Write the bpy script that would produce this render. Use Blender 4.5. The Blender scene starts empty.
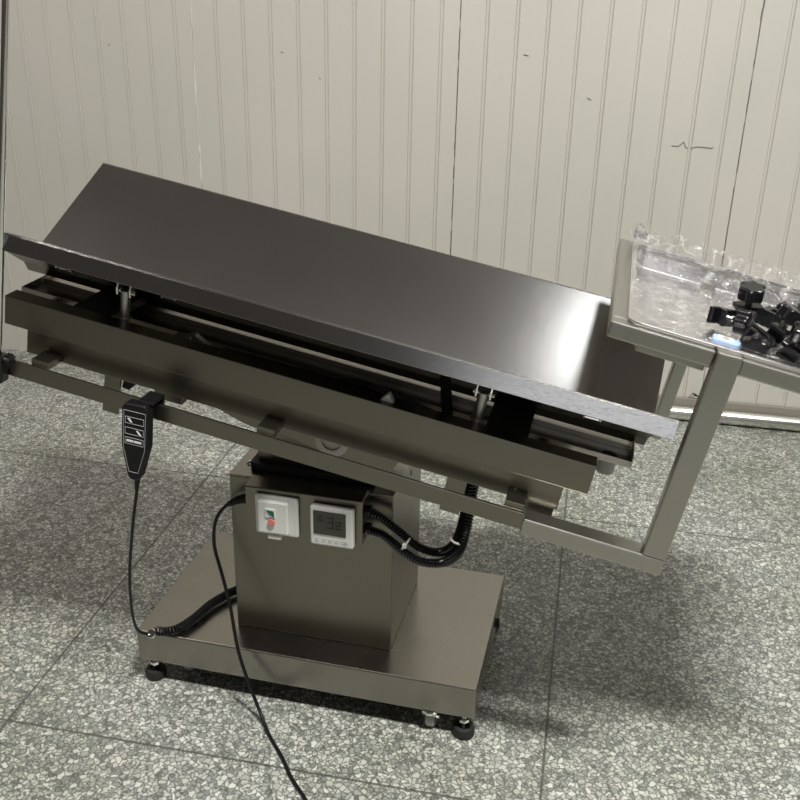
import bpy, bmesh, math, random
from mathutils import Vector, Matrix
R = math.radians
PI = math.pi
random.seed(7)
scn = bpy.context.scene
COL = scn.collection

# ------------------------------------------------------------------ camera
cam_d = bpy.data.cameras.new('camera')
cam_d.sensor_width = 36.0
cam_d.lens = 36.0 * 949.6 / 800.0
cam_d.clip_start = 0.02
cam = bpy.data.objects.new('camera', cam_d)
COL.objects.link(cam)
YAW, PITCH, ROLL = -0.1925, 0.4153, 0.0213
fwd = Vector((math.sin(YAW) * math.cos(PITCH), math.cos(YAW) * math.cos(PITCH), -math.sin(PITCH)))
rgt = Vector((math.cos(YAW), -math.sin(YAW), 0))
up = rgt.cross(fwd)
r2 = math.cos(ROLL) * rgt + math.sin(ROLL) * up
u2 = -math.sin(ROLL) * rgt + math.cos(ROLL) * up
cam.matrix_world = Matrix(((r2.x, u2.x, -fwd.x, 0), (r2.y, u2.y, -fwd.y, 0), (r2.z, u2.z, -fwd.z, 1.4566), (0, 0, 0, 1)))
scn.camera = cam

# ------------------------------------------------------------------ world, lamps, exposure
world = bpy.data.worlds.new('world')
scn.world = world
world.use_nodes = True
world.node_tree.nodes['Background'].inputs[0].default_value = (1.0, 0.90, 0.80, 1)
world.node_tree.nodes['Background'].inputs[1].default_value = 0.055


def area(name, loc, target, sx, sy, power, color):
    d = bpy.data.lights.new(name, 'AREA')
    d.shape = 'RECTANGLE'
    d.size, d.size_y, d.energy, d.color = sx, sy, power, color
    o = bpy.data.objects.new(name, d)
    COL.objects.link(o)
    o.location = loc
    o.rotation_euler = (Vector(target) - Vector(loc)).to_track_quat('-Z', 'Y').to_euler()
    return o


area('ceiling_lamp_front', (0.75, 0.45, 4.2), (0.75, 0.45, 0), 0.9, 0.35, 245, (1, 0.985, 0.93))
area('window_light_rear', (0.80, -5.1, 2.45), (0.5, 1.5, 2.2), 2.5, 1.5, 17, (0.93, 0.96, 1.0))
area('ceiling_lamp_right', (1.25, 2.62, 4.2), (1.2, 2.2, 0), 1.1, 0.6, 15, (0.92, 0.96, 1.0))
area('fill_light_left', (-2.3, 1.0, 4.2), (-1.9, 2.4, 0), 1.4, 0.6, 46, (1, 0.93, 0.88))  # added fill that brightens the left wall; no known fixture there
scn.view_settings.view_transform = 'Standard'
scn.view_settings.look = 'None'
scn.view_settings.gamma = 1.0
scn.view_settings.use_curve_mapping = False
scn.view_settings.exposure = 0.0


# ------------------------------------------------------------------ materials
def mat(name, color, rough=0.5, metal=0.0, coat=0.0, spec=0.5):
    m = bpy.data.materials.new(name)
    m.use_nodes = True
    b = m.node_tree.nodes['Principled BSDF']
    b.inputs['Base Color'].default_value = (*color, 1)
    b.inputs['Roughness'].default_value = rough
    b.inputs['Metallic'].default_value = metal
    b.inputs['Coat Weight'].default_value = coat
    b.inputs['Specular IOR Level'].default_value = spec
    return m


def nodes(m):
    return m.node_tree.nodes, m.node_tree.links, m.node_tree.nodes['Principled BSDF']


def steel(name, color=(0.32, 0.305, 0.27), rough=0.27, scale=(3, 160, 160), bump=0.12, var=0.06):
    """brushed stainless steel, grain running along local x"""
    m = mat(name, color, rough, 1.0)
    N, L, B = nodes(m)
    tc = N.new('ShaderNodeTexCoord')
    mp = N.new('ShaderNodeMapping')
    mp.inputs['Scale'].default_value = scale
    mp.inputs['Rotation'].default_value = (0, R(-10.4), 0)
    n = N.new('ShaderNodeTexNoise')
    n.inputs['Scale'].default_value = 3.0
    n.inputs['Detail'].default_value = 4
    L.new(tc.outputs['Object'], mp.inputs[0]); L.new(mp.outputs[0], n.inputs['Vector'])
    bp = N.new('ShaderNodeBump')
    bp.inputs['Strength'].default_value = bump
    bp.inputs['Distance'].default_value = 0.0006
    L.new(n.outputs[0], bp.inputs['Height']); L.new(bp.outputs[0], B.inputs['Normal'])
    n2 = N.new('ShaderNodeTexNoise')
    n2.inputs['Scale'].default_value = 7.0
    n2.inputs['Detail'].default_value = 3
    L.new(tc.outputs['Object'], n2.inputs['Vector'])
    ad = N.new('ShaderNodeMath'); ad.operation = 'MULTIPLY_ADD'
    ad.inputs[1].default_value = var * 2
    ad.inputs[2].default_value = rough - var
    L.new(n2.outputs[0], ad.inputs[0]); L.new(ad.outputs[0], B.inputs['Roughness'])
    return m


M_STEEL = steel('brushed_steel')
M_TOP = steel('tabletop_steel', (0.46, 0.44, 0.415), 0.215, (2, 220, 220), 0.08, 0.01)
M_LIP = steel('lip_steel', (0.46, 0.45, 0.44), 0.18, (2, 260, 260), 0.22, 0.03)
M_FRAME = steel('frame_steel', (0.22, 0.205, 0.17), 0.33)
M_TUBE = steel('tube_steel', (0.40, 0.39, 0.35), 0.34)
M_PAN = steel('drip_tray_steel', (0.42, 0.40, 0.36), 0.30, (2, 120, 120), 0.05, 0.01)
M_CHROME = mat('chrome', (0.78, 0.77, 0.74), 0.12, 1.0)
M_CYL = mat('satin_chrome', (0.50, 0.48, 0.46), 0.38, 1.0)
M_BLACK = mat('black_plastic', (0.006, 0.006, 0.007), 0.42, spec=0.3)
M_KNOB = mat('glossy_black_plastic', (0.006, 0.006, 0.007), 0.24)
M_RUBBER = mat('black_rubber', (0.014, 0.013, 0.012), 0.6)
M_WHITE = mat('white_plastic', (0.80, 0.80, 0.77), 0.35)
M_LCD = mat('lcd_grey', (0.05, 0.052, 0.04), 0.3)
M_LCDINK = mat('lcd_digits', (0.012, 0.013, 0.01), 0.5)
M_GREEN = mat('green_plastic', (0.0, 0.13, 0.08), 0.4)
M_RED = mat('red_plastic', (0.75, 0.22, 0.18), 0.4)
M_LINE = mat('grey_print', (0.32, 0.32, 0.33), 0.5)
M_PRINT = mat('white_print', (0.8, 0.8, 0.8), 0.5)
M_TIE = mat('white_nylon', (0.75, 0.75, 0.72), 0.4)
M_BLUE = mat('pale_blue_plastic', (0.35, 0.50, 0.80), 0.3)
M_GREY = mat('grey_cast', (0.40, 0.38, 0.35), 0.5, 0.5)
M_PIPE = mat('grey_pvc', (0.42, 0.41, 0.38), 0.4)
M_DARK = mat('dark_steel', (0.035, 0.033, 0.03), 0.45, 0.2)


def floor_material():
    m = mat('terrazzo', (0.5, 0.5, 0.47), 0.42)
    N, L, B = nodes(m)
    tc = N.new('ShaderNodeTexCoord')
    sep = N.new('ShaderNodeSeparateXYZ')
    L.new(tc.outputs['Object'], sep.inputs[0])
    # warp the chip cells a little
    nz = N.new('ShaderNodeTexNoise'); nz.inputs['Scale'].default_value = 70
    L.new(tc.outputs['Object'], nz.inputs['Vector'])
    mx = N.new('ShaderNodeMix'); mx.data_type = 'VECTOR'
    mx.inputs['Factor'].default_value = 0.018
    L.new(tc.outputs['Object'], mx.inputs[4]); L.new(nz.outputs['Color'], mx.inputs[5])
    sc = N.new('ShaderNodeMapping'); sc.inputs['Scale'].default_value = (1, 1.0, 1)
    L.new(mx.outputs[1], sc.inputs[0])
    v = N.new('ShaderNodeTexVoronoi'); v.feature = 'DISTANCE_TO_EDGE'; v.inputs['Scale'].default_value = 90
    v2 = N.new('ShaderNodeTexVoronoi'); v2.feature = 'F1'; v2.inputs['Scale'].default_value = 90
    L.new(sc.outputs[0], v.inputs['Vector']); L.new(sc.outputs[0], v2.inputs['Vector'])
    rmp = N.new('ShaderNodeValToRGB')
    rmp.color_ramp.elements[0].position = 0.0; rmp.color_ramp.elements[0].color = (0, 0, 0, 1)
    rmp.color_ramp.elements[1].position = 0.17; rmp.color_ramp.elements[1].color = (1, 1, 1, 1)
    L.new(v.outputs['Distance'], rmp.inputs[0])
    # chip colours
    s2 = N.new('ShaderNodeSeparateColor')
    L.new(v2.outputs['Color'], s2.inputs[0])
    chip = N.new('ShaderNodeValToRGB')
    cr = chip.color_ramp
    cr.elements[0].position = 0.0; cr.elements[0].color = (0.20, 0.21, 0.195, 1)
    cr.elements[1].position = 1.0; cr.elements[1].color = (0.65, 0.655, 0.615, 1)
    e = cr.elements.new(0.12); e.color = (0.28, 0.30, 0.278, 1)
    e = cr.elements.new(0.5); e.color = (0.455, 0.465, 0.43, 1)
    L.new(s2.outputs[0], chip.inputs[0])
    mxc = N.new('ShaderNodeMix'); mxc.data_type = 'RGBA'
    mxc.inputs[6].default_value = (0.075, 0.08, 0.068, 1)
    L.new(rmp.outputs[0], mxc.inputs[0]); L.new(chip.outputs[0], mxc.inputs[7])
    # broad stains
    st = N.new('ShaderNodeTexNoise'); st.inputs['Scale'].default_value = 2.2; st.inputs['Detail'].default_value = 5
    L.new(tc.outputs['Object'], st.inputs['Vector'])
    sr = N.new('ShaderNodeValToRGB')
    sr.color_ramp.elements[0].position = 0.33; sr.color_ramp.elements[0].color = (0.80, 0.81, 0.75, 1)
    sr.color_ramp.elements[1].position = 0.6; sr.color_ramp.elements[1].color = (1, 1, 1, 1)
    L.new(st.outputs[0], sr.inputs[0])
    mul = N.new('ShaderNodeMix'); mul.data_type = 'RGBA'; mul.blend_type = 'MULTIPLY'; mul.inputs[0].default_value = 1
    L.new(mxc.outputs[2], mul.inputs[6]); L.new(sr.outputs[0], mul.inputs[7])
    # square panels divided by thin joints
    TX, TY, T = 0.0203, 2.5083, 1.1259

    def joint(sock, off):
        a = N.new('ShaderNodeMath'); a.operation = 'SUBTRACT'; a.inputs[1].default_value = off - T * 20.5
        L.new(sock, a.inputs[0])
        b = N.new('ShaderNodeMath'); b.operation = 'MODULO'; b.inputs[1].default_value = T
        L.new(a.outputs[0], b.inputs[0])
        c = N.new('ShaderNodeMath'); c.operation = 'SUBTRACT'; c.inputs[1].default_value = T / 2
        L.new(b.outputs[0], c.inputs[0])
        d = N.new('ShaderNodeMath'); d.operation = 'ABSOLUTE'
        L.new(c.outputs[0], d.inputs[0])
        e = N.new('ShaderNodeMath'); e.operation = 'LESS_THAN'; e.inputs[1].default_value = 0.0027
        L.new(d.outputs[0], e.inputs[0])
        return e.outputs[0]
    jx, jy = joint(sep.outputs[0], TX), joint(sep.outputs[1], TY)
    mxj = N.new('ShaderNodeMath'); mxj.operation = 'MAXIMUM'
    L.new(jx, mxj.inputs[0]); L.new(jy, mxj.inputs[1])
    fin = N.new('ShaderNodeMix'); fin.data_type = 'RGBA'
    fin.inputs[7].default_value = (0.06, 0.06, 0.05, 1)
    jf = N.new('ShaderNodeMath'); jf.operation = 'MULTIPLY'; jf.inputs[1].default_value = 0.85
    L.new(mxj.outputs[0], jf.inputs[0]); L.new(jf.outputs[0], fin.inputs[0])
    L.new(mul.outputs[2], fin.inputs[6])
    L.new(fin.outputs[2], B.inputs['Base Color'])
    return m


def wall_material():
    m = mat('painted_panel', (0.60, 0.585, 0.54), 0.45)
    N, L, B = nodes(m)
    tc = N.new('ShaderNodeTexCoord')
    n = N.new('ShaderNodeTexNoise'); n.inputs['Scale'].default_value = 1.6; n.inputs['Detail'].default_value = 6
    L.new(tc.outputs['Object'], n.inputs['Vector'])
    r = N.new('ShaderNodeValToRGB')
    r.color_ramp.elements[0].position = 0.3; r.color_ramp.elements[0].color = (0.575, 0.565, 0.50, 1)
    r.color_ramp.elements[1].position = 0.7; r.color_ramp.elements[1].color = (0.635, 0.60, 0.56, 1)
    L.new(n.outputs[0], r.inputs[0])
    # small scuffs and chips of paint
    v = N.new('ShaderNodeTexNoise'); v.inputs['Scale'].default_value = 9.0; v.inputs['Detail'].default_value = 9; v.inputs['Roughness'].default_value = 0.75
    mp = N.new('ShaderNodeMapping'); mp.inputs['Scale'].default_value = (1.5, 1, 0.8)
    L.new(tc.outputs['Object'], mp.inputs[0]); L.new(mp.outputs[0], v.inputs['Vector'])
    r2_ = N.new('ShaderNodeValToRGB')
    r2_.color_ramp.elements[0].position = 0.70; r2_.color_ramp.elements[0].color = (0, 0, 0, 1)
    r2_.color_ramp.elements[1].position = 0.72; r2_.color_ramp.elements[1].color = (1, 1, 1, 1)
    L.new(v.outputs[0], r2_.inputs[0])
    mx = N.new('ShaderNodeMix'); mx.data_type = 'RGBA'
    mx.inputs[7].default_value = (0.30, 0.28, 0.25, 1)
    L.new(r2_.outputs[0], mx.inputs[0]); L.new(r.outputs[0], mx.inputs[6])
    L.new(mx.outputs[2], B.inputs['Base Color'])
    bp = N.new('ShaderNodeBump'); bp.inputs['Strength'].default_value = 0.15; bp.inputs['Distance'].default_value = 0.002
    n3 = N.new('ShaderNodeTexNoise'); n3.inputs['Scale'].default_value = 12; n3.inputs['Detail'].default_value = 3
    L.new(tc.outputs['Object'], n3.inputs['Vector']); L.new(n3.outputs[0], bp.inputs['Height'])
    L.new(bp.outputs[0], B.inputs['Normal'])
    return m


def film_material():
    m = bpy.data.materials.new('clear_film'); m.use_nodes = True
    N, L = m.node_tree.nodes, m.node_tree.links
    N.remove(N['Principled BSDF'])
    out = N['Material Output']
    tr = N.new('ShaderNodeBsdfTransparent'); tr.inputs[0].default_value = (0.95, 0.95, 0.96, 1)
    gl = N.new('ShaderNodeBsdfGlossy'); gl.inputs['Roughness'].default_value = 0.06
    gl.inputs[0].default_value = (0.95, 0.95, 0.95, 1)
    df = N.new('ShaderNodeBsdfDiffuse'); df.inputs[0].default_value = (0.8, 0.79, 0.76, 1)
    tc = N.new('ShaderNodeTexCoord')
    v = N.new('ShaderNodeTexVoronoi'); v.feature = 'DISTANCE_TO_EDGE'; v.inputs['Scale'].default_value = 22
    n = N.new('ShaderNodeTexNoise'); n.inputs['Scale'].default_value = 14; n.inputs['Detail'].default_value = 5
    mpx = N.new('ShaderNodeMix'); mpx.data_type = 'VECTOR'; mpx.inputs['Factor'].default_value = 0.12
    L.new(tc.outputs['Object'], mpx.inputs[4]); L.new(n.outputs['Color'], mpx.inputs[5])
    L.new(tc.outputs['Object'], n.inputs['Vector'])
    L.new(mpx.outputs[1], v.inputs['Vector'])
    bp = N.new('ShaderNodeBump'); bp.inputs['Strength'].default_value = 1.0; bp.inputs['Distance'].default_value = 0.03
    L.new(v.outputs['Distance'], bp.inputs['Height'])
    L.new(bp.outputs[0], gl.inputs['Normal'])
    m1 = N.new('ShaderNodeMixShader'); m2 = N.new('ShaderNodeMixShader')
    cr = N.new('ShaderNodeValToRGB')
    cr.color_ramp.elements[0].position = 0.0; cr.color_ramp.elements[0].color = (0.30, 0.30, 0.30, 1)
    cr.color_ramp.elements[1].position = 0.05; cr.color_ramp.elements[1].color = (0.005, 0.005, 0.005, 1)
    L.new(v.outputs['Distance'], cr.inputs[0])
    L.new(cr.outputs[0], m1.inputs[0]); L.new(tr.outputs[0], m1.inputs[1]); L.new(df.outputs[0], m1.inputs[2])
    m2.inputs[0].default_value = 0.11
    L.new(m1.outputs[0], m2.inputs[1]); L.new(gl.outputs[0], m2.inputs[2])
    L.new(m2.outputs[0], out.inputs['Surface'])
    return m


M_FLOOR, M_WALL, M_FILM = floor_material(), wall_material(), film_material()
M_TRIM = mat('aluminium_trim', (0.62, 0.61, 0.57), 0.25, 1.0)
M_SKIRT = mat('old_skirting', (0.30, 0.28, 0.24), 0.5, 0.3)
M_CRACK = mat('dark_seam', (0.20, 0.185, 0.16), 0.7)
M_PALE = mat('pale_seam', (0.80, 0.79, 0.75), 0.6)

# ------------------------------------------------------------------ mesh helpers
ID = Matrix.Identity(4)


def obj(name, bm, m, parent=None, bevel=0.0, smooth=False, seg=2, label=None):
    bmesh.ops.recalc_face_normals(bm, faces=bm.faces[:])
    me = bpy.data.meshes.new(name)
    bm.to_mesh(me); bm.free()
    for mm in (m if isinstance(m, (list, tuple)) else [m]):
        me.materials.append(mm)
    o = bpy.data.objects.new(name, me)
    COL.objects.link(o)
    if parent is not None:
        o.parent = parent
    if smooth:
        for p in me.polygons:
            p.use_smooth = True
        try:
            me.set_sharp_from_angle(angle=R(40))
        except Exception:
            pass
    if bevel:
        b = o.modifiers.new('bevel', 'BEVEL')
        b.width = bevel; b.segments = seg; b.limit_method = 'ANGLE'; b.angle_limit = R(40)
    if label:
        o['label'] = label
    return o


def empty(name, loc, rz, label, cat, group=None):
    o = bpy.data.objects.new(name, None)
    COL.objects.link(o)
    o.empty_display_size = 0.05
    o.location = loc; o.rotation_euler = (0, 0, rz)
    tag(o, label, cat, group)
    return o


def tag(o, label, cat, group=None):
    o['label'] = label; o['category'] = cat
    if group:
        o['group'] = group
    return o


def structure(o):
    o['kind'] = 'structure'
    return o


def bx(bm, x0, x1, y0, y1, z0, z1, M=ID, mi=0):
    vs = [bm.verts.new(M @ Vector(p)) for p in ((x0, y0, z0), (x1, y0, z0), (x1, y1, z0), (x0, y1, z0), (x0, y0, z1), (x1, y0, z1), (x1, y1, z1), (x0, y1, z1))]
    for f in ((0, 3, 2, 1), (4, 5, 6, 7), (0, 1, 5, 4), (1, 2, 6, 5), (2, 3, 7, 6), (3, 0, 4, 7)):
        bm.faces.new([vs[i] for i in f]).material_index = mi
    return bm


def prism(bm, pts, axis, a0, a1, M=ID):
    """extrude a 2D outline along an axis: axis 'x' pts=(y,z), 'y' pts=(x,z), 'z' pts=(x,y)"""
    def P(p, a):
        return {'x': (a, p[0], p[1]), 'y': (p[0], a, p[1]), 'z': (p[0], p[1], a)}[axis]
    A = [bm.verts.new(M @ Vector(P(p, a0))) for p in pts]
    B = [bm.verts.new(M @ Vector(P(p, a1))) for p in pts]
    n = len(pts)
    bm.faces.new(A); bm.faces.new(B[::-1])
    for i in range(n):
        bm.faces.new((A[i], A[(i + 1) % n], B[(i + 1) % n], B[i]))
    return bm


def sheet(bm, pts, x0, x1, t, M=ID):
    """a bent sheet of thickness t: polyline in (y,z), extruded along x"""
    n = len(pts)
    off = []
    for i, p in enumerate(pts):
        a = Vector(pts[max(i - 1, 0)]); b = Vector(pts[min(i + 1, n - 1)]); c = Vector(p)
        ns = []
        if i > 0:
            d = (c - a).normalized(); ns.append(Vector((-d.y, d.x)))
        if i < n - 1:
            d = (b - c).normalized(); ns.append(Vector((-d.y, d.x)))
        m = sum(ns, Vector((0, 0))).normalized()
        k = 1 / max(m.dot(ns[0]), 0.35)
        off.append(c + m * t * k)
    poly = [tuple(p) for p in pts] + [tuple(p) for p in off[::-1]]
    A = [bm.verts.new(M @ Vector((x0, p[0], p[1]))) for p in poly]
    B = [bm.verts.new(M @ Vector((x1, p[0], p[1]))) for p in poly]
    m2 = len(poly)
    for i in range(m2):
        bm.faces.new((A[i], A[(i + 1) % m2], B[(i + 1) % m2], B[i]))
    for i in range(n - 1):
        j = m2 - 1 - i
        bm.faces.new((A[i], A[i + 1], A[j - 1], A[j]))
        bm.faces.new((B[i], B[j], B[j - 1], B[i + 1]))
    return bm


def cyl(bm, p0, p1, r0, r1=None, n=24, M=ID, cap=True):
    r1 = r0 if r1 is None else r1
    p0, p1 = Vector(p0), Vector(p1)
    d = (p1 - p0).normalized()
    a = d.orthogonal().normalized(); b = d.cross(a)
    A, B = [], []
    for i in range(n):
        t = 2 * PI * i / n
        v = a * math.cos(t) + b * math.sin(t)
        A.append(bm.verts.new(M @ (p0 + v * r0))); B.append(bm.verts.new(M @ (p1 + v * r1)))
    for i in range(n):
        bm.faces.new((A[i], A[(i + 1) % n], B[(i + 1) % n], B[i]))
    if cap:
        bm.faces.new(A[::-1]); bm.faces.new(B)
    return bm


def lathe(bm, prof, c=(0, 0, 0), n=32, M=ID):
    """profile of (radius, z) turned about z through c"""
    rings = []
    for r, z in prof:
        rings.append([bm.verts.new(M @ Vector((c[0] + r * math.cos(2 * PI * i / n), c[1] + r * math.sin(2 * PI * i / n), c[2] + z))) for i in range(n)])
    for a, b in zip(rings, rings[1:]):
        for i in range(n):
            bm.faces.new((a[i], a[(i + 1) % n], b[(i + 1) % n], b[i]))
    bm.faces.new(rings[0][::-1]); bm.faces.new(rings[-1])
    return bm


def smooth_path(pts, k=12):
    pts = [Vector(p) for p in pts]
    P = [pts[0] * 2 - pts[1]] + pts + [pts[-1] * 2 - pts[-2]]
    out = []
    for i in range(1, len(P) - 2):
        for j in range(k):
            t = j / k
            a, b, c, d = P[i - 1], P[i], P[i + 1], P[i + 2]
            out.append(0.5 * ((2 * b) + (c - a) * t + (2 * a - 5 * b + 4 * c - d) * t * t + (3 * b - a - 3 * c + d) * t ** 3))
    out.append(pts[-1])
    return out


def sweep(bm, path, rad, n=10, M=ID):
    """tube along a dense path; rad is a number or a function of arc length"""
    rf = rad if callable(rad) else (lambda s: rad)
    d0 = (path[1] - path[0]).normalized()
    nrm = d0.orthogonal().normalized()
    prev = None; s = 0
    rings = []
    for i, p in enumerate(path):
        d = (path[min(i + 1, len(path) - 1)] - path[max(i - 1, 0)]).normalized()
        nrm = (nrm - d * nrm.dot(d)).normalized()
        b = d.cross(nrm)
        if i:
            s += (p - path[i - 1]).length
        r = rf(s)
        rings.append([bm.verts.new(M @ (p + (nrm * math.cos(2 * PI * j / n) + b * math.sin(2 * PI * j / n)) * r)) for j in range(n)])
    for a, b in zip(rings, rings[1:]):
        for j in range(n):
            bm.faces.new((a[j], a[(j + 1) % n], b[(j + 1) % n], b[j]))
    bm.faces.new(rings[0][::-1]); bm.faces.new(rings[-1])
    return bm


def resample(path, step):
    out = [path[0]]; acc = 0
    for a, b in zip(path, path[1:]):
        L = (b - a).length
        t = step - acc
        while t <= L:
            out.append(a + (b - a) * (t / L)); t += step
        acc = (acc + L) % step
    return out


def ribbed(bm, pts, r, pitch=0.006, amp=0.0014, n=14):
    path = resample(smooth_path(pts, 16), pitch / 4)
    return sweep(bm, path, lambda s: r + amp * math.sin(2 * PI * s / pitch), n)


# ------------------------------------------------------------------ the setting
D = 3.362
bm = bmesh.new()
bx(bm, -5, 5, -3, D + 0.1, -0.05, 0)
structure(obj('floor', bm, M_FLOOR))

# wall: ribbed sandwich panels, seams every 0.95 m
bm = bmesh.new()
S0, W = -0.479, 0.95
prof = [(-4.8, 0.0)]
x = S0 - 5 * W
while x < 4.6:
    # seam : a narrow open V joint
    prof += [(x - 0.002, 0.0), (x, 0.006), (x + 0.002, 0.0)]
    for k in range(9):
        g = x + 0.0917 + k * 0.0997
        prof += [(g - 0.008, 0.0), (g - 0.005, -0.0030), (g + 0.001, -0.0030), (g + 0.0035, 0.0035), (g + 0.006, 0.0)]
    x += W
prof = [p for p in prof if -4.8 <= p[0] <= 4.8]
prof.append((4.8, 0.0))
A = [bm.verts.new((px, D + py, 0.0)) for px, py in prof]
B = [bm.verts.new((px, D + py, 4.3)) for px, py in prof]
for i in range(len(prof) - 1):
    bm.faces.new((A[i], A[i + 1], B[i + 1], B[i]))
b0 = bm.verts.new((-4.8, D + 0.08, 0)); b1 = bm.verts.new((4.8, D + 0.08, 0)); b2 = bm.verts.new((4.8, D + 0.08, 4.3)); b3 = bm.verts.new((-4.8, D + 0.08, 4.3))
bm.faces.new((b0, b3, b2, b1))
bm.faces.new((A[0], B[0], b3, b0)); bm.faces.new((A[-1], b1, b2, B[-1]))
wall = structure(obj('wall_back', bm, M_WALL))
# worn seams (cracked filler)
for k, (mm, z0, z1) in {-1: (M_PALE, 0.75, 2.6), 0: (M_CRACK, 0.3, 2.6), 1: (M_CRACK, 0.3, 2.6)}.items():
    bm = bmesh.new()
    z = z0
    while z < z1:
        w = random.uniform(0.0012, 0.0030) + (0.003 if random.random() < 0.10 else 0)
        dx = random.uniform(-0.0015, 0.0015)
        h = random.uniform(0.015, 0.05)
        if random.random() < 0.9:
            xx = S0 + k * W + dx
            bx(bm, xx - w / 2, xx + w / 2, D - 0.0012, D + 0.0065, z, z + h)
        z += h
    structure(obj('seam_strip', bm, mm, wall))

# small scratches and chips in the wall paint
for pts in ([(0.250, 0.972), (0.272, 0.971), (0.288, 0.986), (0.296, 0.968), (0.306, 0.966)], [(0.312, 0.966), (0.330, 0.972), (0.352, 0.972), (0.378, 0.970), (0.384, 0.974)],
            [(-0.042, 1.112), (-0.034, 1.110), (-0.028, 1.106)], [(-0.262, 1.241), (-0.250, 1.240), (-0.246, 1.238)],
            [(-1.752, 1.229), (-1.747, 1.226)], [(-1.103, 1.224), (-1.095, 1.221)], [(-0.966, 1.143), (-0.962, 1.138)]):
    bm = bmesh.new()
    sweep(bm, [Vector((p[0], D - 0.0005, p[1])) for p in pts], 0.0016, 6)
    structure(obj('paint_scratch', bm, M_CRACK, wall))

# floor edge: old skirting ledge with a round aluminium trim
bm = bmesh.new()
bx(bm, 0.30, 4.8, D - 0.018, D - 0.001, 0.0, 0.075)
structure(obj('baseboard_back', bm, M_SKIRT, bevel=0.003))
bm = bmesh.new()
cyl(bm, (0.36, D - 0.045, 0.028), (4.8, D - 0.045, 0.028), 0.026, n=24)
structure(obj('trim_1', bm, M_TRIM, smooth=True))
bm = bmesh.new()
prism(bm, [(0.425, 0.080), (0.440, 0.097), (0.448, 0.097), (0.441, 0.088), (0.455, 0.088), (0.468, 0.080), (0.470, 0.084), (0.456, 0.0925), (0.444, 0.0925), (0.448, 0.1005), (0.438, 0.1005)], 'y', D - 0.022, D - 0.017)
structure(obj('trim_2', bm, M_CRACK))

# ------------------------------------------------------------------ the operating table
OX, OY = -0.505, 1.76
RZ = R(-2.0)
table = empty('operating_table', (OX, OY, 0), RZ, 'tilted stainless steel veterinary operating table with V-shaped top on a wheeled pedestal', 'operating table')
AL = R(10.4)
# tilting frame: origin 0.70 above floor, x along the table dropping to the right
T = Matrix.Translation((0, 0, 0.70)) @ Matrix.Rotation(AL, 4, 'Y')


def tp(a, b, c):
    return T @ Vector((a, b, c))


RT = Matrix.Translation((OX, OY, 0)) @ Matrix.Rotation(RZ, 4, 'Z')    # table frame to world

# base platform: folded sheet lid with skirts
bm = bmesh.new()
bx(bm, -0.376, 0.384, -0.206, 0.219, 0.057, 0.135)
base = obj('base_platform', bm, M_STEEL, table, 0.003)
bm = bmesh.new()
bx(bm, -0.355, 0.363, -0.185, 0.198, 0.045, 0.0569)
obj('base_frame', bm, M_DARK, table)
bm = bmesh.new()
cyl(bm, (0.380, 0.085, 0.092), (0.392, 0.085, 0.092), 0.011)
obj('plug', bm, M_RUBBER, table, 0.002)


def foot(x, y):
    bm = bmesh.new()
    lathe(bm, [(0.022, 0.0), (0.0235, 0.002), (0.0235, 0.016), (0.021, 0.021), (0.013, 0.0225), (0.012, 0.019), (0.008, 0.019)], (x, y, 0), 32)
    o = obj('levelling_foot', bm, M_RUBBER, table, smooth=True)
    bm = bmesh.new()
    cyl(bm, (x, y, 0.0192), (x, y, 0.057), 0.006)
    cyl(bm, (x, y, 0.034), (x, y, 0.041), 0.011, n=6)
    obj('stem', bm, M_CHROME, o)


for fx, fy in ((-0.350, -0.185), (0.360, -0.188), (-0.350, 0.190), (0.360, 0.190)):
    foot(fx, fy)


def caster(x, y):
    bm = bmesh.new()
    cyl(bm, (x, y, 0.050), (x, y, 0.057), 0.022)
    for s in (-1, 1):
        prism(bm, [(y - 0.020, 0.050), (y + 0.016, 0.050), (y + 0.022, 0.018), (y + 0.008, 0.014)], 'x', x + s * 0.013 - 0.0015, x + s * 0.013 + 0.0015)
    o = obj('caster', bm, M_CHROME, table, 0.0006)
    bm = bmesh.new()
    cyl(bm, (x - 0.010, y + 0.012, 0.0235), (x + 0.010, y + 0.012, 0.0235), 0.023, n=32)
    obj('wheel', bm, M_PIPE, o, 0.004, smooth=True)
    bm = bmesh.new()
    cyl(bm, (x - 0.019, y + 0.012, 0.0235), (x + 0.019, y + 0.012, 0.0235), 0.005, n=12)
    obj('axle', bm, M_CHROME, o)


for fx, fy in ((0.288, -0.190), (-0.283, -0.155), (0.283, 0.15), (-0.283, 0.15)):
    caster(fx, fy)

# pedestal column
CX0, CX1, CY0, CY1, CZ = -0.167, 0.184, -0.13, 0.14, 0.514
bm = bmesh.new()
bx(bm, CX0, CX1, CY0, CY1, 0.1355, CZ)
col = obj('pedestal_column', bm, M_FRAME, table, 0.002)
bm = bmesh.new()
bx(bm, CX0 - 0.001, CX1 + 0.001, CY0 - 0.001, CY1 + 0.001, CZ + 0.0002, CZ + 0.003)
obj('column_cap', bm, M_STEEL, table, 0.001)
for sx in (-0.142, 0.160):
    for sy in (-0.075, 0.11):
        bm = bmesh.new()
        lathe(bm, [(0.0075, 0), (0.0075, 0.002), (0.005, 0.005), (0.002, 0.006)], (sx, sy, CZ + 0.003), 16)
        obj('cap_screw', bm, M_CHROME, table, smooth=True)
# pale slot marks on the right side of the column
bm = bmesh.new()
bm.free()
for z in (0.492, 0.455):
    bm = bmesh.new()
    bx(bm, CX1, CX1 + 0.0012, 0.03, 0.034, z - 0.012, z)
    obj('slot', bm, M_DARK, table)
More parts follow.
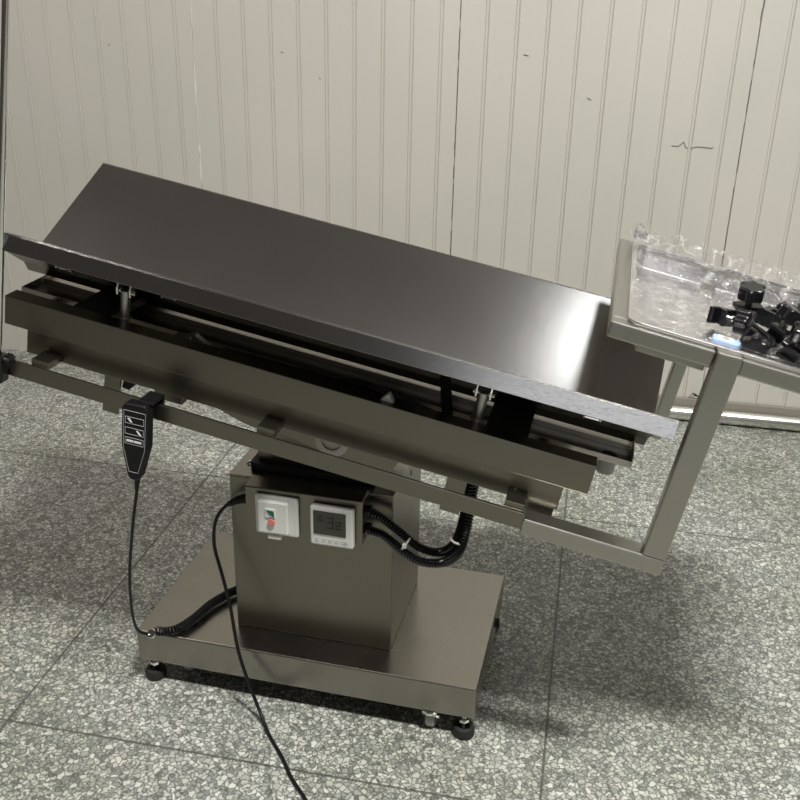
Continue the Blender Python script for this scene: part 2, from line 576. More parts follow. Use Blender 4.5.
# rubber collar and lifting column
bm = bmesh.new()
pts = []
for (cx, cy, a0) in ((0.117, 0.10, 0), (-0.117, 0.10, 90), (-0.117, -0.085, 180), (0.117, -0.085, 270)):
    for i in range(6):
        a = R(a0 + i * 18)
        pts.append((cx + 0.018 * math.cos(a), cy + 0.018 * math.sin(a)))
prism(bm, pts, 'z', CZ + 0.0032, CZ + 0.018)
obj('rubber_collar', bm, M_RUBBER, table, 0.003)
bm = bmesh.new()
bx(bm, -0.122, 0.126, -0.08, 0.095, CZ + 0.005, 0.655)
obj('lifting_column', bm, M_FRAME, table, 0.003)

# tilt head: plate, bearing disc and gussets under the frame
bm = bmesh.new()
prism(bm, [(-0.03, 0.012), (0.20, 0.012), (0.198, -0.050), (0.16, -0.058), (0.06, -0.054), (-0.03, -0.040)], 'y', -0.2005, -0.1975, T)
obj('head_plate', bm, M_FRAME, table, 0.001)
bm = bmesh.new()
prism(bm, [(-0.155, 0.012), (0.21, 0.012), (0.16, -0.075), (-0.10, -0.048)], 'y', 0.10, 0.12, T)
obj('head_plate', bm, M_FRAME, table, 0.001)
bm = bmesh.new()
M = T @ Matrix.Translation((0.086, -0.2005, -0.022)) @ Matrix.Rotation(R(90), 4, 'X')
lathe(bm, [(0.034, 0.0), (0.034, 0.006), (0.029, 0.009), (0.020, 0.009), (0.019, 0.006), (0.001, 0.006)], (0, 0, 0), 40, M)
disc = obj('bearing_disc', bm, M_GREY, table, smooth=True)
bm = bmesh.new()
lathe(bm, [(0.006, 0.0), (0.006, 0.008), (0.0045, 0.010)], (0.006, 0.004, 0.004), 6, M)
obj('bearing_bolt', bm, M_CHROME, disc)
bm = bmesh.new()
prism(bm, [(0.0, 0.0), (0.15, 0.0), (0.0, 0.011)], 'x', -0.0012, 0.0012, T @ Matrix.Translation((-0.035, -0.12, -0.062)) @ Matrix.Rotation(R(-90), 4, 'Z'))
bm.free()
# curved gusset sheets on either side of the head
bm = bmesh.new()
arc = []
for i in range(13):
    t = i / 12
    arc.append((-0.275 + 0.235 * t, 0.012 - 0.062 * math.sin(t * PI / 2) ** 1.3))
prism(bm, [(-0.02, 0.014), (-0.275, 0.014)] + arc, 'y', -0.198, -0.194, T)
g = obj('curved_gusset', bm, M_FRAME, table)
bm = bmesh.new()
bx(bm, -0.135, -0.066, -0.200, -0.1982, -0.036, -0.006, T)
obj('inspection_cover', bm, M_FRAME, g, 0.0008)
bm = bmesh.new()
prism(bm, [(0.10, 0.014), (0.255, 0.014), (0.25, -0.012), (0.225, -0.020), (0.20, -0.080), (0.13, -0.080)], 'y', -0.17, -0.166, T)
obj('side_gusset', bm, M_FRAME, table)

# longitudinal beams of the frame, front and rear
for (b0_, b1_) in ((-0.25, -0.212), (0.192, 0.23)):
    bm = bmesh.new()
    bx(bm, -0.572, 0.562, b0_, b1_, 0.044, 0.102, T)
    obj('frame_beam', bm, M_FRAME, table, 0.0015)
bm = bmesh.new()
bx(bm, -0.530, 0.520, -0.240, -0.205, -0.008, 0.0435, T)
lowb = obj('lower_beam', bm, M_FRAME, table, 0.0012)
for (a0, a1, c0) in ((-0.263, -0.205, -0.024), (0.463, 0.515, -0.034)):
    bm = bmesh.new()
    bx(bm, a0, a1, -0.238, -0.206, c0, -0.0082, T)
    obj('beam_tab', bm, M_FRAME, lowb, 0.001)
for a in (-0.486, 0.44, -0.20):
    bm = bmesh.new()
    lathe(bm, [(0.003, 0), (0.002, 0.002)], (0, 0, 0), 10, T @ Matrix.Translation((a, -0.240, 0.010)) @ Matrix.Rotation(R(90), 4, 'X'))
    obj('rivet', bm, M_CHROME, lowb)
# cross members; the dark reflection under the table is put into their colour
for a0 in (-0.455, 0.358):
    bm = bmesh.new()
    bx(bm, a0, a0 + 0.078, -0.2115, 0.1915, 0.082, 0.1005, T)
    obj('cross_member', bm, M_DARK, table, 0.001, label='cross member with dark reflection in its colour')
for a in (0.455, -0.55):
    bm = bmesh.new()
    bx(bm, a, a + 0.02, -0.2115, 0.1915, 0.044, 0.0585, T)
    obj('end_bar', bm, M_DARK, table)
# hanging straps that brace the rail
for (a0, a1, c1) in ((-0.384, -0.350, -0.106), (0.314, 0.352, -0.100)):
    bm = bmesh.new()
    bx(bm, a0, a1, -0.204, -0.198, c1, 0.02, T)
    obj('hanging_strap', bm, M_FRAME, table, 0.0008)
bm = bmesh.new()
prism(bm, [(-0.345, -0.012), (-0.322, -0.008), (-0.320, -0.03), (-0.335, -0.05), (-0.350, -0.048)], 'y', -0.196, -0.17, T)
obj('latch', bm, M_BLACK, table, 0.001, label='small black latch')

# side rail on three arms
for a0 in (-0.488, -0.036, 0.428):
    bm = bmesh.new()
    bx(bm, a0, a0 + 0.034, -0.290, -0.2405, -0.006, 0.010, T)
    obj('rail_arm', bm, M_FRAME, table, 0.001)
bm = bmesh.new()
bx(bm, -0.56, 0.466, -0.298, -0.2905, -0.034, -0.002, T)
rail = obj('side_rail', bm, M_FRAME, table, 0.0012)

# tray carrier: bent square tube from the rail up to a rectangular ring
bm = bmesh.new()
bx(bm, 0.4665, 0.716, -0.298, -0.258, -0.044, -0.012, T)
obj('carrier_foot_tube', bm, M_TUBE, table, 0.003)
bm = bmesh.new()
bx(bm, 0.676, 0.716, -0.298, -0.268, -0.0115, 0.372, T)
obj('carrier_post', bm, M_TUBE, table, 0.003)
bm = bmesh.new()
bx(bm, 0.688, 0.716, 0.205, 0.235, -0.02, 0.3445, T)
obj('carrier_post', bm, M_TUBE, table, 0.003)
bm = bmesh.new()
FA0, FA1, FB0, FB1 = 0.508, 0.94, -0.290, 0.262
MT = T @ Matrix.Translation((0.508, 0, 0.374)) @ Matrix.Rotation(R(1.6), 4, 'Y') @ Matrix.Translation((-0.508, 0, -0.374))
bx(bm, FA0, 0.6755, FB0, FB0 + 0.03, 0.347, 0.374, MT)
bx(bm, 0.7165, FA1, FB0, FB0 + 0.03, 0.347, 0.374, MT)
bx(bm, 0.6755, 0.7165, FB0 + 0.0225, FB0 + 0.03, 0.347, 0.374, MT)
bx(bm, FA0, FA1, FB1 - 0.03, FB1, 0.347, 0.374, MT)
bx(bm, FA0, FA0 + 0.036, FB0 + 0.03, FB1 - 0.03, 0.347, 0.374, MT)
bx(bm, FA1 - 0.036, FA1, FB0 + 0.03, FB1 - 0.03, 0.347, 0.374, MT)
obj('carrier_ring', bm, M_TUBE, table, 0.003)
bm = bmesh.new()
bx(bm, 0.560, 0.672, -0.262, -0.238, 0.328, 0.3468, MT)
obj('ring_stiffener', bm, M_TUBE, table, 0.002)

# the V-shaped top
LIPN = [(-0.0285, 0.0985), (-0.298, 0.246), (-0.3015, 0.246), (-0.312, 0.2215), (-0.305, 0.218)]
bm = bmesh.new()
sheet(bm, LIPN[:2], -0.655, 0.655, 0.0016, T)
near = obj('top_panel', bm, M_TOP, table)
# folded lip of the near panel (perpendicular to it)
n_ = Vector((0.0, -0.48, 0.877))
bm = bmesh.new()
prism(bm, [(-0.298, 0.2462), (-0.3005, 0.2470), (-0.3045, 0.2445), (-0.3140, 0.2170), (-0.3115, 0.2160), (-0.3020, 0.2435)], 'x', -0.657, 0.657, T)
obj('folded_lip', bm, M_LIP, near, 0.0006)
bm = bmesh.new()
sheet(bm, [(0.248, 0.246), (-0.0215, 0.0985)], -0.660, 0.660, 0.0016, T)
far = obj('top_panel', bm, M_TOP, table)
bm = bmesh.new()
prism(bm, [(0.248, 0.2478), (0.2505, 0.2485), (0.2585, 0.2435), (0.270, 0.2205), (0.2675, 0.2195), (0.256, 0.2420)], 'x', -0.662, 0.662, T)
obj('folded_lip', bm, M_LIP, far, 0.0006)
# return flange at the inner edge of the near panel and small wire catches
bm = bmesh.new()
sheet(bm, [(-0.250, 0.212), (-0.066, 0.096), (-0.050, 0.074), (-0.036, 0.074)], -0.652, 0.652, 0.0014, T)
obj('valley_flange', bm, M_FRAME, near)
for a in (-0.5, -0.28, 0.535):
    bm = bmesh.new()
    for da in (-0.014, 0.014):
        sweep(bm, smooth_path([tp(a + da, -0.165, 0.168), tp(a + da, -0.175, 0.160), tp(a + da * 1.1, -0.170, 0.150), tp(a + da, -0.155, 0.150)], 4), 0.0022, 8)
    sweep(bm, [tp(a - 0.0144, -0.166, 0.150), tp(a, -0.166, 0.150), tp(a + 0.0144, -0.166, 0.150)], 0.0020, 8)
    obj('wire_catch', bm, M_CHROME, near, smooth=True)

# drip tray under the valley
bm = bmesh.new()
TA0, TA1, TB0, TB1 = -0.612, 0.632, -0.135, 0.135
bx(bm, TA0, TA1, TB0, TB1, 0.060, 0.0625, T)
bx(bm, TA0, TA1, TB0, TB0 + 0.003, 0.0625, 0.0735, T)
bx(bm, TA0 + 0.004, TA1 - 0.004, -0.068, -0.065, 0.0625, 0.0735, T)
bx(bm, TA0, TA1, TB1 - 0.003, TB1, 0.0625, 0.090, T)
bx(bm, TA0, TA0 + 0.003, TB0 + 0.003, TB1 - 0.003, 0.0625, 0.0735, T)
bx(bm, TA1 - 0.003, TA1, TB0 + 0.003, TB1 - 0.003, 0.0625, 0.080, T)
dt = obj('drip_tray', bm, M_PAN, table, 0.0008)
bm = bmesh.new()
Md = T @ Matrix.Translation((0.590, -0.108, 0.0626))
lathe(bm, [(0.0145, 0), (0.0145, 0.0008), (0.0005, 0.0006)], (0, 0, 0), 28, Md)
obj('drain_hole', bm, M_DARK, dt)
bm = bmesh.new()
prof_ = [(0.0165, 0.0)] + [(0.0165 + 0.0012 * (i % 2), -0.004 * i) for i in range(1, 9)] + [(0.014, -0.034)]
lathe(bm, prof_, (0, 0, -0.0026), 24, Md)
obj('drain_pipe', bm, M_PIPE, dt, smooth=True)

# height adjusters: chrome cylinders with forked heads
for a in (-0.352, 0.340):
    bm = bmesh.new()
    cyl(bm, tp(a, -0.200, 0.060), tp(a, -0.205, 0.160), 0.0095, n=24)
    cyl(bm, tp(a, -0.200, 0.100), tp(a, -0.2005, 0.106), 0.013, n=24)
    o = obj('support_cylinder', bm, M_CYL, table, 0.001, smooth=True)
    bm = bmesh.new()
    for s in (-1, 1):
        prism(bm, [(-0.214, 0.150), (-0.196, 0.150), (-0.192, 0.162), (-0.194, 0.182), (-0.212, 0.182), (-0.217, 0.166)], 'x', a + s * 0.013 - 0.002, a + s * 0.013 + 0.002, T)
    cyl(bm, tp(a - 0.020, -0.204, 0.156), tp(a + 0.020, -0.204, 0.156), 0.004, n=12)
    cyl(bm, tp(a - 0.020, -0.204, 0.176), tp(a + 0.020, -0.204, 0.176), 0.004, n=12)
    obj('clevis', bm, M_CHROME, o, 0.0008)

# actuator and clutter between frame and drip tray
bm = bmesh.new()
cyl(bm, tp(-0.20, -0.16, 0.035), tp(0.10, -0.16, 0.030), 0.020, n=24)
bx(bm, 0.10, 0.22, -0.19, -0.12, 0.0, 0.055, T)
obj('actuator', bm, M_BLACK, table, 0.002)
bm = bmesh.new()
cyl(bm, tp(-0.30, -0.16, 0.036), tp(-0.20, -0.16, 0.035), 0.009, n=16)
obj('actuator_rod', bm, M_CHROME, table, smooth=True)
bm = bmesh.new()
bx(bm, -0.265, -0.225, -0.195, -0.15, 0.050, 0.080, T)
bx(bm, -0.235, -0.225, -0.205, -0.14, 0.030, 0.092, T)
obj('hinge_bracket', bm, M_GREY, table, 0.001)
bm = bmesh.new()
prism(bm, [(0.165, 0.102), (0.190, 0.102), (0.178, 0.118)], 'y', -0.235, -0.220, T)
obj('junction_clip', bm, M_WHITE, table, 0.001)
bm = bmesh.new()
sweep(bm, smooth_path([tp(-0.215, -0.18, 0.10), tp(-0.195, -0.16, 0.075), tp(-0.185, -0.15, 0.06)], 6), 0.004, 8)
obj('cable_end', bm, M_TIE, table)
# ribbed vertical conduit by the right adjuster
bm = bmesh.new()
ribbed(bm, [tp(0.292, -0.190, 0.050), tp(0.286, -0.192, 0.085), tp(0.276, -0.196, 0.125), tp(0.266, -0.198, 0.165), tp(0.262, -0.19, 0.185)], 0.0095, 0.006, 0.0013)
obj('conduit', bm, M_BLACK, table, smooth=True)
bm = bmesh.new()
for k in range(3):
    sweep(bm, smooth_path([tp(0.06, -0.19, 0.095), tp(0.13, -0.20, 0.112 - 0.004 * k), tp(0.21, -0.20, 0.100 - 0.004 * k), tp(0.30, -0.20, 0.088 - 0.006 * k), tp(0.345, -0.20, 0.080 - 0.006 * k)], 8), 0.0022, 8)
obj('cable', bm, M_BLACK, table, smooth=True)

# control box on the column
bm = bmesh.new()
bx(bm, -0.112, 0.134, -0.18, -0.1305, 0.423, 0.523)
obj('control_box', bm, M_FRAME, table, 0.002)
# residual-current switch, white with a flip cover frame
bm = bmesh.new()
bx(bm, -0.088, 0.003, -0.190, -0.1803, 0.424, 0.513)
sw = obj('power_switch', bm, M_WHITE, table, 0.004, seg=3)
bm = bmesh.new()
bx(bm, -0.079, -0.014, -0.202, -0.1902, 0.433, 0.507)
obj('switch_cover', bm, M_WHITE, sw, 0.004, seg=3)
bm = bmesh.new()
bx(bm, -0.060, -0.031, -0.198, -0.1902, 0.418, 0.427)
obj('cover_latch', bm, M_WHITE, sw, 0.002)
bm = bmesh.new()
bx(bm, -0.061, -0.040, -0.2045, -0.2022, 0.472, 0.492)
obj('button_surround', bm, M_PRINT, sw, 0.001)
bm = bmesh.new()
prism(bm, [(-0.058, 0.490), (-0.042, 0.488), (-0.041, 0.474), (-0.050, 0.480)], 'y', -0.2065, -0.2046)
obj('green_button', bm, M_GREEN, sw, 0.0006, label='green test button')
bm = bmesh.new()
cyl(bm, (-0.048, -0.2065, 0.462), (-0.048, -0.2022, 0.462), 0.0075, n=24)
obj('red_button', bm, M_RED, sw, 0.0008, label='red reset button')
# thermostat
bm = bmesh.new()
bx(bm, 0.030, 0.120, -0.197, -0.1803, 0.420, 0.509)
ts = obj('thermostat', bm, M_WHITE, table, 0.005, seg=3)
bm = bmesh.new()
bx(bm, 0.038, 0.105, -0.1985, -0.1972, 0.447, 0.500)
obj('display', bm, M_LCD, ts, 0.001, label='dark grey display reading 16 and 32')


def seven(bm, ch, x, z, w, h, y0, y1, t):
    segs = {'1': 'bc', '6': 'afgedc', '3': 'abgcd', '2': 'abged'}[ch]
    R_ = {'a': (x, x + w, z + h - t, z + h), 'g': (x, x + w, z + h / 2 - t / 2, z + h / 2 + t / 2), 'd': (x, x + w, z, z + t),
          'f': (x, x + t, z + h / 2, z + h), 'b': (x + w - t, x + w, z + h / 2, z + h), 'e': (x, x + t, z, z + h / 2), 'c': (x + w - t, x + w, z, z + h / 2)}
    for s in segs:
        a = R_[s]
        bx(bm, a[0], a[1], y0, y1, a[2], a[3])


bm = bmesh.new()
seven(bm, '1', 0.042, 0.478, 0.006, 0.012, -0.1990, -0.1985, 0.0014)
seven(bm, '6', 0.0505, 0.478, 0.007, 0.012, -0.1990, -0.1985, 0.0014)
seven(bm, '3', 0.067, 0.463, 0.013, 0.026, -0.1990, -0.1985, 0.0026)
seven(bm, '2', 0.084, 0.463, 0.012, 0.018, -0.1990, -0.1985, 0.0022)
obj('digits', bm, M_LCDINK, ts)
bm = bmesh.new()
for k in range(5):
    x0 = 0.041 + k * 0.0135
    bx(bm, x0, x0 + 0.008, -0.1978, -0.1971, 0.431, 0.4325)
    bx(bm, x0, x0 + 0.008, -0.1978, -0.1971, 0.436, 0.4366)
cyl(bm, (0.105, -0.198, 0.434), (0.105, -0.197, 0.434), 0.0035, n=16)
obj('button_row', bm, mat('pale_grey_print', (0.55, 0.55, 0.53), 0.5), ts)

# conduits leaving the box on the right, tied together and rising to the frame
c1 = [(0.130, -0.155, 0.491), (0.164, -0.158, 0.482), (0.208, -0.165, 0.458), (0.249, -0.172, 0.434), (0.290, -0.175, 0.431), (0.318, -0.185, 0.458), (0.332, -0.185, 0.50), (0.340, -0.18, 0.56), (0.345, -0.15, 0.63)]
c2 = [(0.130, -0.158, 0.450), (0.172, -0.160, 0.442), (0.215, -0.182, 0.428), (0.255, -0.190, 0.414), (0.298, -0.190, 0.418), (0.330, -0.200, 0.452), (0.343, -0.198, 0.50), (0.348, -0.175, 0.56), (0.352, -0.13, 0.63)]
for c in (c1, c2):
    bm = bmesh.new()
    ribbed(bm, c, 0.0088, 0.0062, 0.0012)
    obj('conduit', bm, M_KNOB, table, smooth=True)
for z in (0.491, 0.450):
    bm = bmesh.new()
    cyl(bm, (0.1345, -0.156, z), (0.146, -0.156, z), 0.0125, n=6)
    obj('cable_gland', bm, M_BLACK, table, 0.001)


def tie(c, d, r, rz):
    bm = bmesh.new()
    d = Vector(d).normalized(); a = d.orthogonal().normalized(); b = d.cross(a)
    pts = [Vector(c) + (a * math.cos(2 * PI * i / 28) * r[0] + b * math.sin(2 * PI * i / 28) * r[1]) for i in range(29)]
    for p, q in zip(pts, pts[1:]):
        cyl(bm, p - d * 0, q, 0.0022, n=6)
    bx(bm, -0.004, 0.004, -0.004, 0.004, -0.004, 0.004, Matrix.Translation(pts[rz]))
    return obj('cable_tie', bm, M_TIE, table)


tie((0.221, -0.174, 0.438), (0.85, -0.1, -0.5), (0.014, 0.022), 9)
tie((0.330, -0.193, 0.478), (0.30, 0, 0.95), (0.018, 0.014), 1)

# handset lead coiled over the base and into the column (belongs to the handset)
# ------------------------------------------------------------------ hand controller
hc = empty('hand_controller', RT @ Vector((-0.243, -0.32, 0.745)), RZ, 'black hand controller with arrow buttons hooked on the front rail', 'remote control')
# local frame: x along table, y depth, z up, origin at its top hook
MH = Matrix.Rotation(R(7), 4, 'Y')
body = [(-0.026, 0.0), (-0.020, 0.010), (0.018, 0.012), (0.025, 0.004), (0.026, -0.075), (0.012, -0.140), (0.006, -0.146), (-0.006, -0.146), (-0.012, -0.140), (-0.026, -0.078)]
bm = bmesh.new()
prism(bm, body, 'y', -0.026, -0.001, MH)
obj('housing', bm, M_BLACK, hc, 0.004, seg=3)
bm = bmesh.new()
fr = [(-0.021, -0.003), (0.021, -0.003), (0.021, -0.078), (0.009, -0.128), (-0.009, -0.128), (-0.021, -0.078)]


def outline(bm, pts, r, y, M):
    P = [M @ Vector((p[0], y, p[1])) for p in pts]
    for i in range(len(P)):
        cyl(bm, P[i], P[(i + 1) % len(P)], r, n=6)


outline(bm, fr, 0.0006, -0.0262, MH)
for z in (-0.022, -0.044, -0.064):
    outline(bm, [(-0.018, z + 0.007), (0.018, z + 0.007), (0.018, z - 0.006), (-0.018, z - 0.006)], 0.0006, -0.0262, MH)
obj('button_outline', bm, M_LINE, hc)
bm = bmesh.new()
prism(bm, [(-0.014, -0.018), (-0.010, -0.017), (-0.004, -0.025), (-0.008, -0.025)], 'y', -0.0272, -0.0262, MH)
prism(bm, [(0.004, -0.040), (0.007, -0.040), (0.014, -0.048), (0.010, -0.048)], 'y', -0.0272, -0.0262, MH)
for k, w in enumerate((0.008, 0.006, 0.007, 0.006)):
    x0 = -0.015 + k * 0.0078
    bx(bm, x0, x0 + w, -0.0272, -0.0262, -0.0655, -0.0615, MH)
obj('arrow_print', bm, M_PRINT, hc)
bm = bmesh.new()
bx(bm, -0.002, 0.028, -0.012, 0.034, 0.0085, 0.014, MH)
bx(bm, -0.002, 0.028, 0.0315, 0.036, -0.020, 0.014, MH)
obj('hook', bm, M_BLACK, hc, 0.002)
HI = RT @ Matrix.Translation((-0.243, -0.32, 0.745))
loc = lambda p: Vector(p) - Vector((-0.243, -0.32, 0.745))
bm = bmesh.new()
lead = [(-0.260, -0.332, 0.602), (-0.263, -0.332, 0.575), (-0.284, -0.325, 0.49), (-0.315, -0.305, 0.36), (-0.338, -0.275, 0.25), (-0.348, -0.250, 0.18), (-0.340, -0.232, 0.152), (-0.318, -0.215, 0.146)]
sweep(bm, smooth_path([loc(p) for p in lead], 10), 0.0032, 10)
obj('lead', bm, M_BLACK, hc, smooth=True)
bm = bmesh.new()
cyl(bm, loc((-0.259, -0.332, 0.604)), loc((-0.264, -0.332, 0.574)), 0.0065, 0.0038, n=14)
obj('strain_relief', bm, M_BLACK, hc, smooth=True)
bm = bmesh.new()
coil = [(-0.325, -0.212, 0.147), (-0.300, -0.205, 0.146), (-0.280, -0.190, 0.147), (-0.262, -0.150, 0.148), (-0.246, -0.090, 0.149), (-0.215, -0.03, 0.149), (-0.180, 0.0, 0.149)]
ax = resample(smooth_path([loc(p) for p in coil], 14), 0.0008)
n0 = Vector((0, 0, 1)); path = []
s = 0
for i, p in enumerate(ax):
    d = (ax[min(i + 1, len(ax) - 1)] - ax[max(i - 1, 0)]).normalized()
    b = d.cross(n0).normalized(); a = b.cross(d)
    th = 2 * PI * i * 0.0008 / 0.0062
    path.append(p + (a * math.cos(th) + b * math.sin(th)) * 0.0082)
sweep(bm, path, 0.0028, 6)
obj('coiled_lead', bm, M_BLACK, hc, smooth=True)
bm = bmesh.new()
M = Matrix.Translation(loc((-0.326, -0.228, 0.152))) @ Matrix.Rotation(R(50), 4, 'X')
lathe(bm, [(0.009, -0.003), (0.0105, 0.0), (0.009, 0.003), (0.005, 0.003), (0.0045, 0.0)], (0, 0, 0), 20, M)
obj('grommet', bm, M_CHROME, hc, smooth=True)

# ------------------------------------------------------------------ mains cord
pw = [(-0.112, -0.155, 0.478), (-0.135, -0.158, 0.474), (-0.160, -0.163, 0.462), (-0.184, -0.170, 0.426), (-0.187, -0.18, 0.371), (-0.169, -0.19, 0.306), (-0.150, -0.202, 0.241), (-0.136, -0.217, 0.183), (-0.122, -0.230, 0.135), (-0.098, -0.243, 0.075), (-0.068, -0.262, 0.022), (-0.035, -0.30, 0.0045), (0.015, -0.355, 0.0042), (0.050, -0.400, 0.0042), (0.101, -0.452, 0.0042), (0.16, -0.53, 0.0042), (0.20, -0.66, 0.0042)]
oc = Vector((-0.03, -0.30, 0))
pc = empty('power_cord', RT @ oc, RZ, 'thin black mains cord running from the control box down across the floor', 'cord')
bm = bmesh.new()
sweep(bm, smooth_path([Vector(p) - oc for p in pw], 10), 0.0038, 10)
obj('cord', bm, M_BLACK, pc, smooth=True)
bm = bmesh.new()
prf = [(Vector((-0.1125, -0.155, 0.480)) - oc), (Vector((-0.125, -0.156, 0.478)) - oc), (Vector((-0.140, -0.158, 0.473)) - oc), (Vector((-0.158, -0.162, 0.463)) - oc)]
path = resample(smooth_path(prf, 8), 0.001)
sweep(bm, path, lambda s: 0.0105 - s * 0.11 + 0.0012 * (1 if int(s / 0.003) % 2 else -1), 14)
obj('strain_relief', bm, M_RUBBER, pc, smooth=False)

# ------------------------------------------------------------------ pole in its clamp on the rail
ivo = RT @ tp(-0.545, -0.33, 0.0)
iv = empty('drip_pole', ivo, RZ, 'slim chrome pole clamped to the left end of the table rail', 'pole')
MI = Matrix.Translation((0, 0, 0)) @ Matrix.Rotation(AL, 4, 'Y')
bm = bmesh.new()
cyl(bm, (0.001, 0.020, -0.05), (0.010, 0.020, 0.95), 0.0062, n=24, M=MI)
obj('pole', bm, M_CHROME, iv, smooth=True)
bm = bmesh.new()
bx(bm, -0.016, 0.018, 0.005, 0.031, -0.042, 0.012, MI)
obj('clamp_body', bm, M_KNOB, iv, 0.003)
bm = bmesh.new()
Mk = MI @ Matrix.Translation((0.018, 0.02, 0.004)) @ Matrix.Rotation(R(90), 4, 'Y')
prism(bm, [((0.011 + 0.003 * (i % 2)) * math.cos(i * PI / 8), (0.011 + 0.003 * (i % 2)) * math.sin(i * PI / 8)) for i in range(16)], 'z', 0, 0.012, Mk)
obj('clamp_knob', bm, M_KNOB, iv, 0.001)

# ------------------------------------------------------------------ instrument tray
def mt(a, b, c):
    return MT @ Vector((a, b, c))


tc_ = mt(0.76, -0.02, 0.375)
MTL = Matrix.Translation(-tc_) @ MT        # ring frame to the local frame of things standing on it
tray = empty('instrument_tray', RT @ tc_, RZ, 'shallow stainless instrument tray lying on the carrier ring at the right end', 'tray')
bm = bmesh.new()
A0, A1, B0_, B1_, CR = 0.533, 0.914, -0.274, 0.244, 0.3765


def ring(a0, a1, b0, b1, c, rad=0.02, k=5):
    out = []
    for (cx, cy, s) in ((a1 - rad, b1 - rad, 0), (a0 + rad, b1 - rad, 90), (a0 + rad, b0 + rad, 180), (a1 - rad, b0 + rad, 270)):
        for i in range(k):
            t = R(s + 90 * i / (k - 1))
            out.append(Vector((cx + rad * math.cos(t), cy + rad * math.sin(t), c)))
    return out


def tray_mesh(bm, M):
    rs = [ring(A0, A1, B0_, B1_, CR - 0.0018), ring(A0, A1, B0_, B1_, CR + 0.003), ring(A0 + 0.010, A1 - 0.010, B0_ + 0.010, B1_ - 0.010, CR + 0.003),
          ring(A0 + 0.014, A1 - 0.014, B0_ + 0.016, B1_ - 0.016, CR - 0.040), ring(A0 + 0.014, A1 - 0.014, B0_ + 0.016, B1_ - 0.016, CR - 0.042),
          ring(A0 + 0.008, A1 - 0.008, B0_ + 0.008, B1_ - 0.008, CR + 0.0005), ring(A0 + 0.002, A1 - 0.002, B0_ + 0.002, B1_ - 0.002, CR - 0.0018)]
    V = [[bm.verts.new(M @ p) for p in r] for r in rs]
    n = len(V[0])
    seq = [(6, 0), (0, 1), (1, 2), (2, 3), (4, 5), (5, 6)]
    for a, b in seq:
        for i in range(n):
            bm.faces.new((V[a][i], V[a][(i + 1) % n], V[b][(i + 1) % n], V[b][i]))
    bm.faces.new(V[3]); bm.faces.new(V[4][::-1])


tray_mesh(bm, MTL)
obj('tray_pan', bm, steel('tray_steel', (0.82, 0.80, 0.80), 0.26, (60, 60, 60), 0.05, 0.05), tray, 0.0008)

# crumpled clear film lining the tray
def hsh(i, j):
    v = math.sin(i * 127.1 + j * 311.7) * 43758.5453
    return v - math.floor(v)


from mathutils import noise as mn
bm = bmesh.new()
NA, NB = 90, 100
grid = []
for j in range(NB + 1):
    row = []
    for i in range(NA + 1):
        a = A0 - 0.004 + (A1 - A0 + 0.006) * i / NA
        b = B0_ + 0.004 + (B1_ - B0_ + 0.02) * j / NB
        # distance to the inside of the rim
        da = min(a - A0, A1 - a); db = min(b - B0_, B1_ + 0.012 - b)
        dd = min(da, db)
        depth = CR + 0.006 if dd < 0.010 else CR + 0.006 - 0.036 * min(1, (dd - 0.010) / 0.030)
        cr = 0.010 * mn.noise(Vector((a * 26, b * 26, 1.3))) + 0.006 * mn.noise(Vector((a * 70, b * 70, 4.1)))
        edge = max(0, 1 - (B1_ + 0.012 - b) / 0.06) + max(0, 1 - (a - A0 + 0.004) / 0.05)
        c = depth + 0.012 * min(1.5, edge) + abs(cr) * (0.3 + 1.6 * min(1.2, edge))
        row.append(bm.verts.new(MTL @ Vector((a + cr * 0.4, b + cr * 0.4, c + 0.002))))
    grid.append(row)
for j in range(NB):
    for i in range(NA):
        bm.faces.new((grid[j][i], grid[j][i + 1], grid[j + 1][i + 1], grid[j + 1][i]))
# gathered bunch at the rear left corner
for k in range(26):
    a = A0 + 0.006 + random.uniform(-0.012, 0.02); b = B1_ - 0.002 + random.uniform(-0.03, 0.014)
    r = random.uniform(0.006, 0.014)
    pts = [Vector((a + r * math.cos(t) * random.uniform(0.6, 1.2), b + r * math.sin(t) * random.uniform(0.6, 1.2), CR + 0.010 + random.uniform(0, 0.022))) for t in (0, 0.9, 1.9, 2.8, 3.8, 5.0)]
    v = [bm.verts.new(MTL @ p) for p in pts]
    for q in range(1, 5):
        bm.faces.new((v[0], v[q], v[q + 1]))
me = bpy.data.meshes.new('plastic_film'); bm.to_mesh(me); bm.free(); me.materials.append(M_FILM)
film = bpy.data.objects.new('plastic_film', me); COL.objects.link(film)
film.location = RT @ tc_; film.rotation_euler = (0, 0, RZ)
for p in me.polygons:
    p.use_smooth = True
tag(film, 'crumpled clear plastic film wrapped over the instrument tray', 'plastic film')

# ------------------------------------------------------------------ black clamps in the tray
def make_clamp():
    o = empty('rail_clamp', (0, 0, 0), 0, 'x', 'clamp')
    bm = bmesh.new()      # C-shaped block
    prism(bm, [(-0.020, -0.014), (0.020, -0.014), (0.020, 0.014), (-0.020, 0.014), (-0.020, 0.006), (0.008, 0.006), (0.008, -0.006), (-0.020, -0.006)], 'y', -0.013, 0.013)
    obj('clamp_block', bm, M_KNOB, o, 0.002)
    bm = bmesh.new()
    cyl(bm, (0, 0, 0.0142), (0, 0, 0.026), 0.005, n=12)
    obj('threaded_stem', bm, M_CHROME, o)
    bm = bmesh.new()
    prism(bm, [((0.0185 + 0.0022 * math.cos(6 * t)) * math.cos(t), (0.0185 + 0.0022 * math.cos(6 * t)) * math.sin(t)) for t in [2 * PI * i / 48 for i in range(48)]], 'z', 0.024, 0.046)
    obj('knob', bm, M_KNOB, o, 0.004, seg=3, smooth=True)
    return o


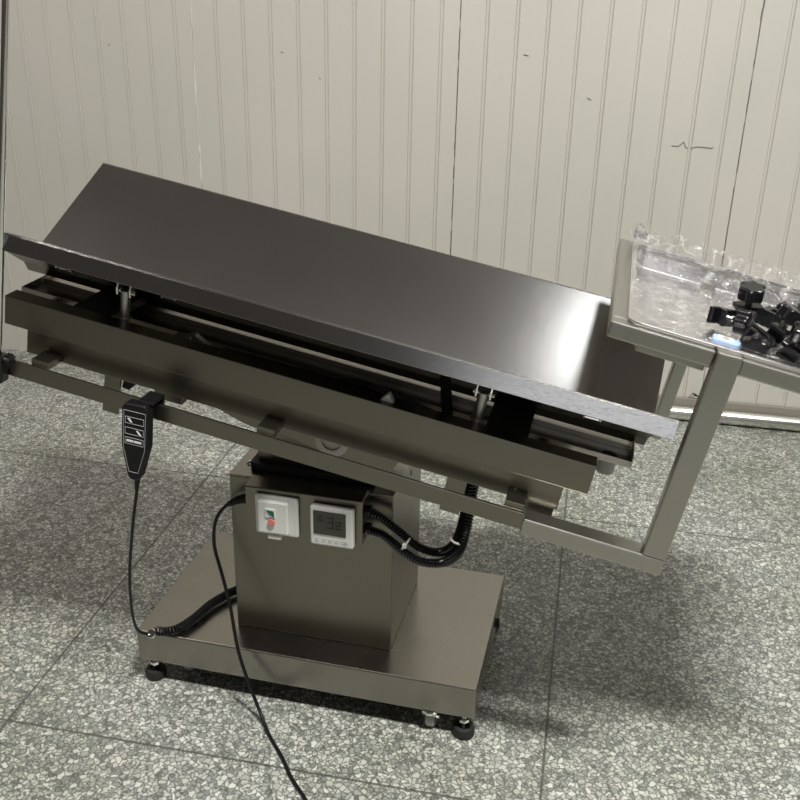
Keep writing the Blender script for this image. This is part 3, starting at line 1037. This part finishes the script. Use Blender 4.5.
def copy_thing(o):
    c = o.copy(); COL.objects.link(c)
    for ch in list(o.children):
        d = ch.copy(); COL.objects.link(d); d.parent = c
    return c


FL = 0.343
clamps = [
    # a, b, c, rx, ry, rz, label
    (0.703, -0.055, FL + 0.021, 80, 10, 60, 'black clamp at the left end of the clamp pile, beside the blue packet'),
    (0.748, -0.015, FL + 0.030, 10, -15, 20, 'black clamp with upright knob standing highest in the pile'),
    (0.757, -0.140, FL + 0.024, 95, 20, -10, 'black clamp lying low at the front left of the pile'),
    (0.792, -0.090, FL + 0.026, 15, 10, 70, 'black clamp with knob facing up in the middle of the pile'),
    (0.818, -0.155, FL + 0.026, 20, 10, -30, 'black clamp with glossy knob facing up at the front of the pile'),
    (0.846, -0.020, FL + 0.022, -20, 25, 30, 'black clamp behind the pile, nearest the back wall of the tray'),
    (0.860, -0.085, FL + 0.028, 30, -15, 110, 'black clamp near the right edge of the photo, knob tipped back'),
    (0.852, -0.180, FL + 0.024, 100, 0, 40, 'black clamp lying on its side at the front right of the pile'),
    (0.805, 0.020, FL + 0.022, 85, 0, 150, 'black clamp half hidden behind the highest knob'),
]
proto = make_clamp()
for i, (a, b, c, rx, ry, rz, lab) in enumerate(clamps):
    o = proto if i == 0 else copy_thing(proto)
    Mx = RT @ MT @ Matrix.Translation((a, b, c)) @ Matrix.Rotation(R(rz), 4, 'Z') @ Matrix.Rotation(R(ry), 4, 'Y') @ Matrix.Rotation(R(rx), 4, 'X') @ Matrix.Scale(1.18, 4)
    o.matrix_world = Mx
    tag(o, lab, 'clamp', 'black rail clamps heaped in the instrument tray')

bag = empty('blue_packet', RT @ mt(0.715, -0.155, FL - 0.002), RZ, 'small pale blue and white packet lying in the tray in front of the leftmost clamp', 'packet')
bm = bmesh.new()
MB = MT.to_3x3().to_4x4() @ Matrix.Rotation(R(-4), 4, 'Z')
bx(bm, -0.030, 0.030, -0.014, 0.014, 0.0, 0.016, MB)
obj('packet_body', bm, M_BLUE, bag, 0.003)
bm = bmesh.new()
bx(bm, -0.022, 0.004, -0.011, 0.011, 0.0162, 0.0170, MB)
obj('white_label', bm, M_WHITE, bag, label='white top label')
bm = bmesh.new()
lathe(bm, [(0.006, 0), (0.006, 0.001)], (-0.009, 0, 0.0171), 16, MB)
obj('ring_print', bm, M_LINE, bag)
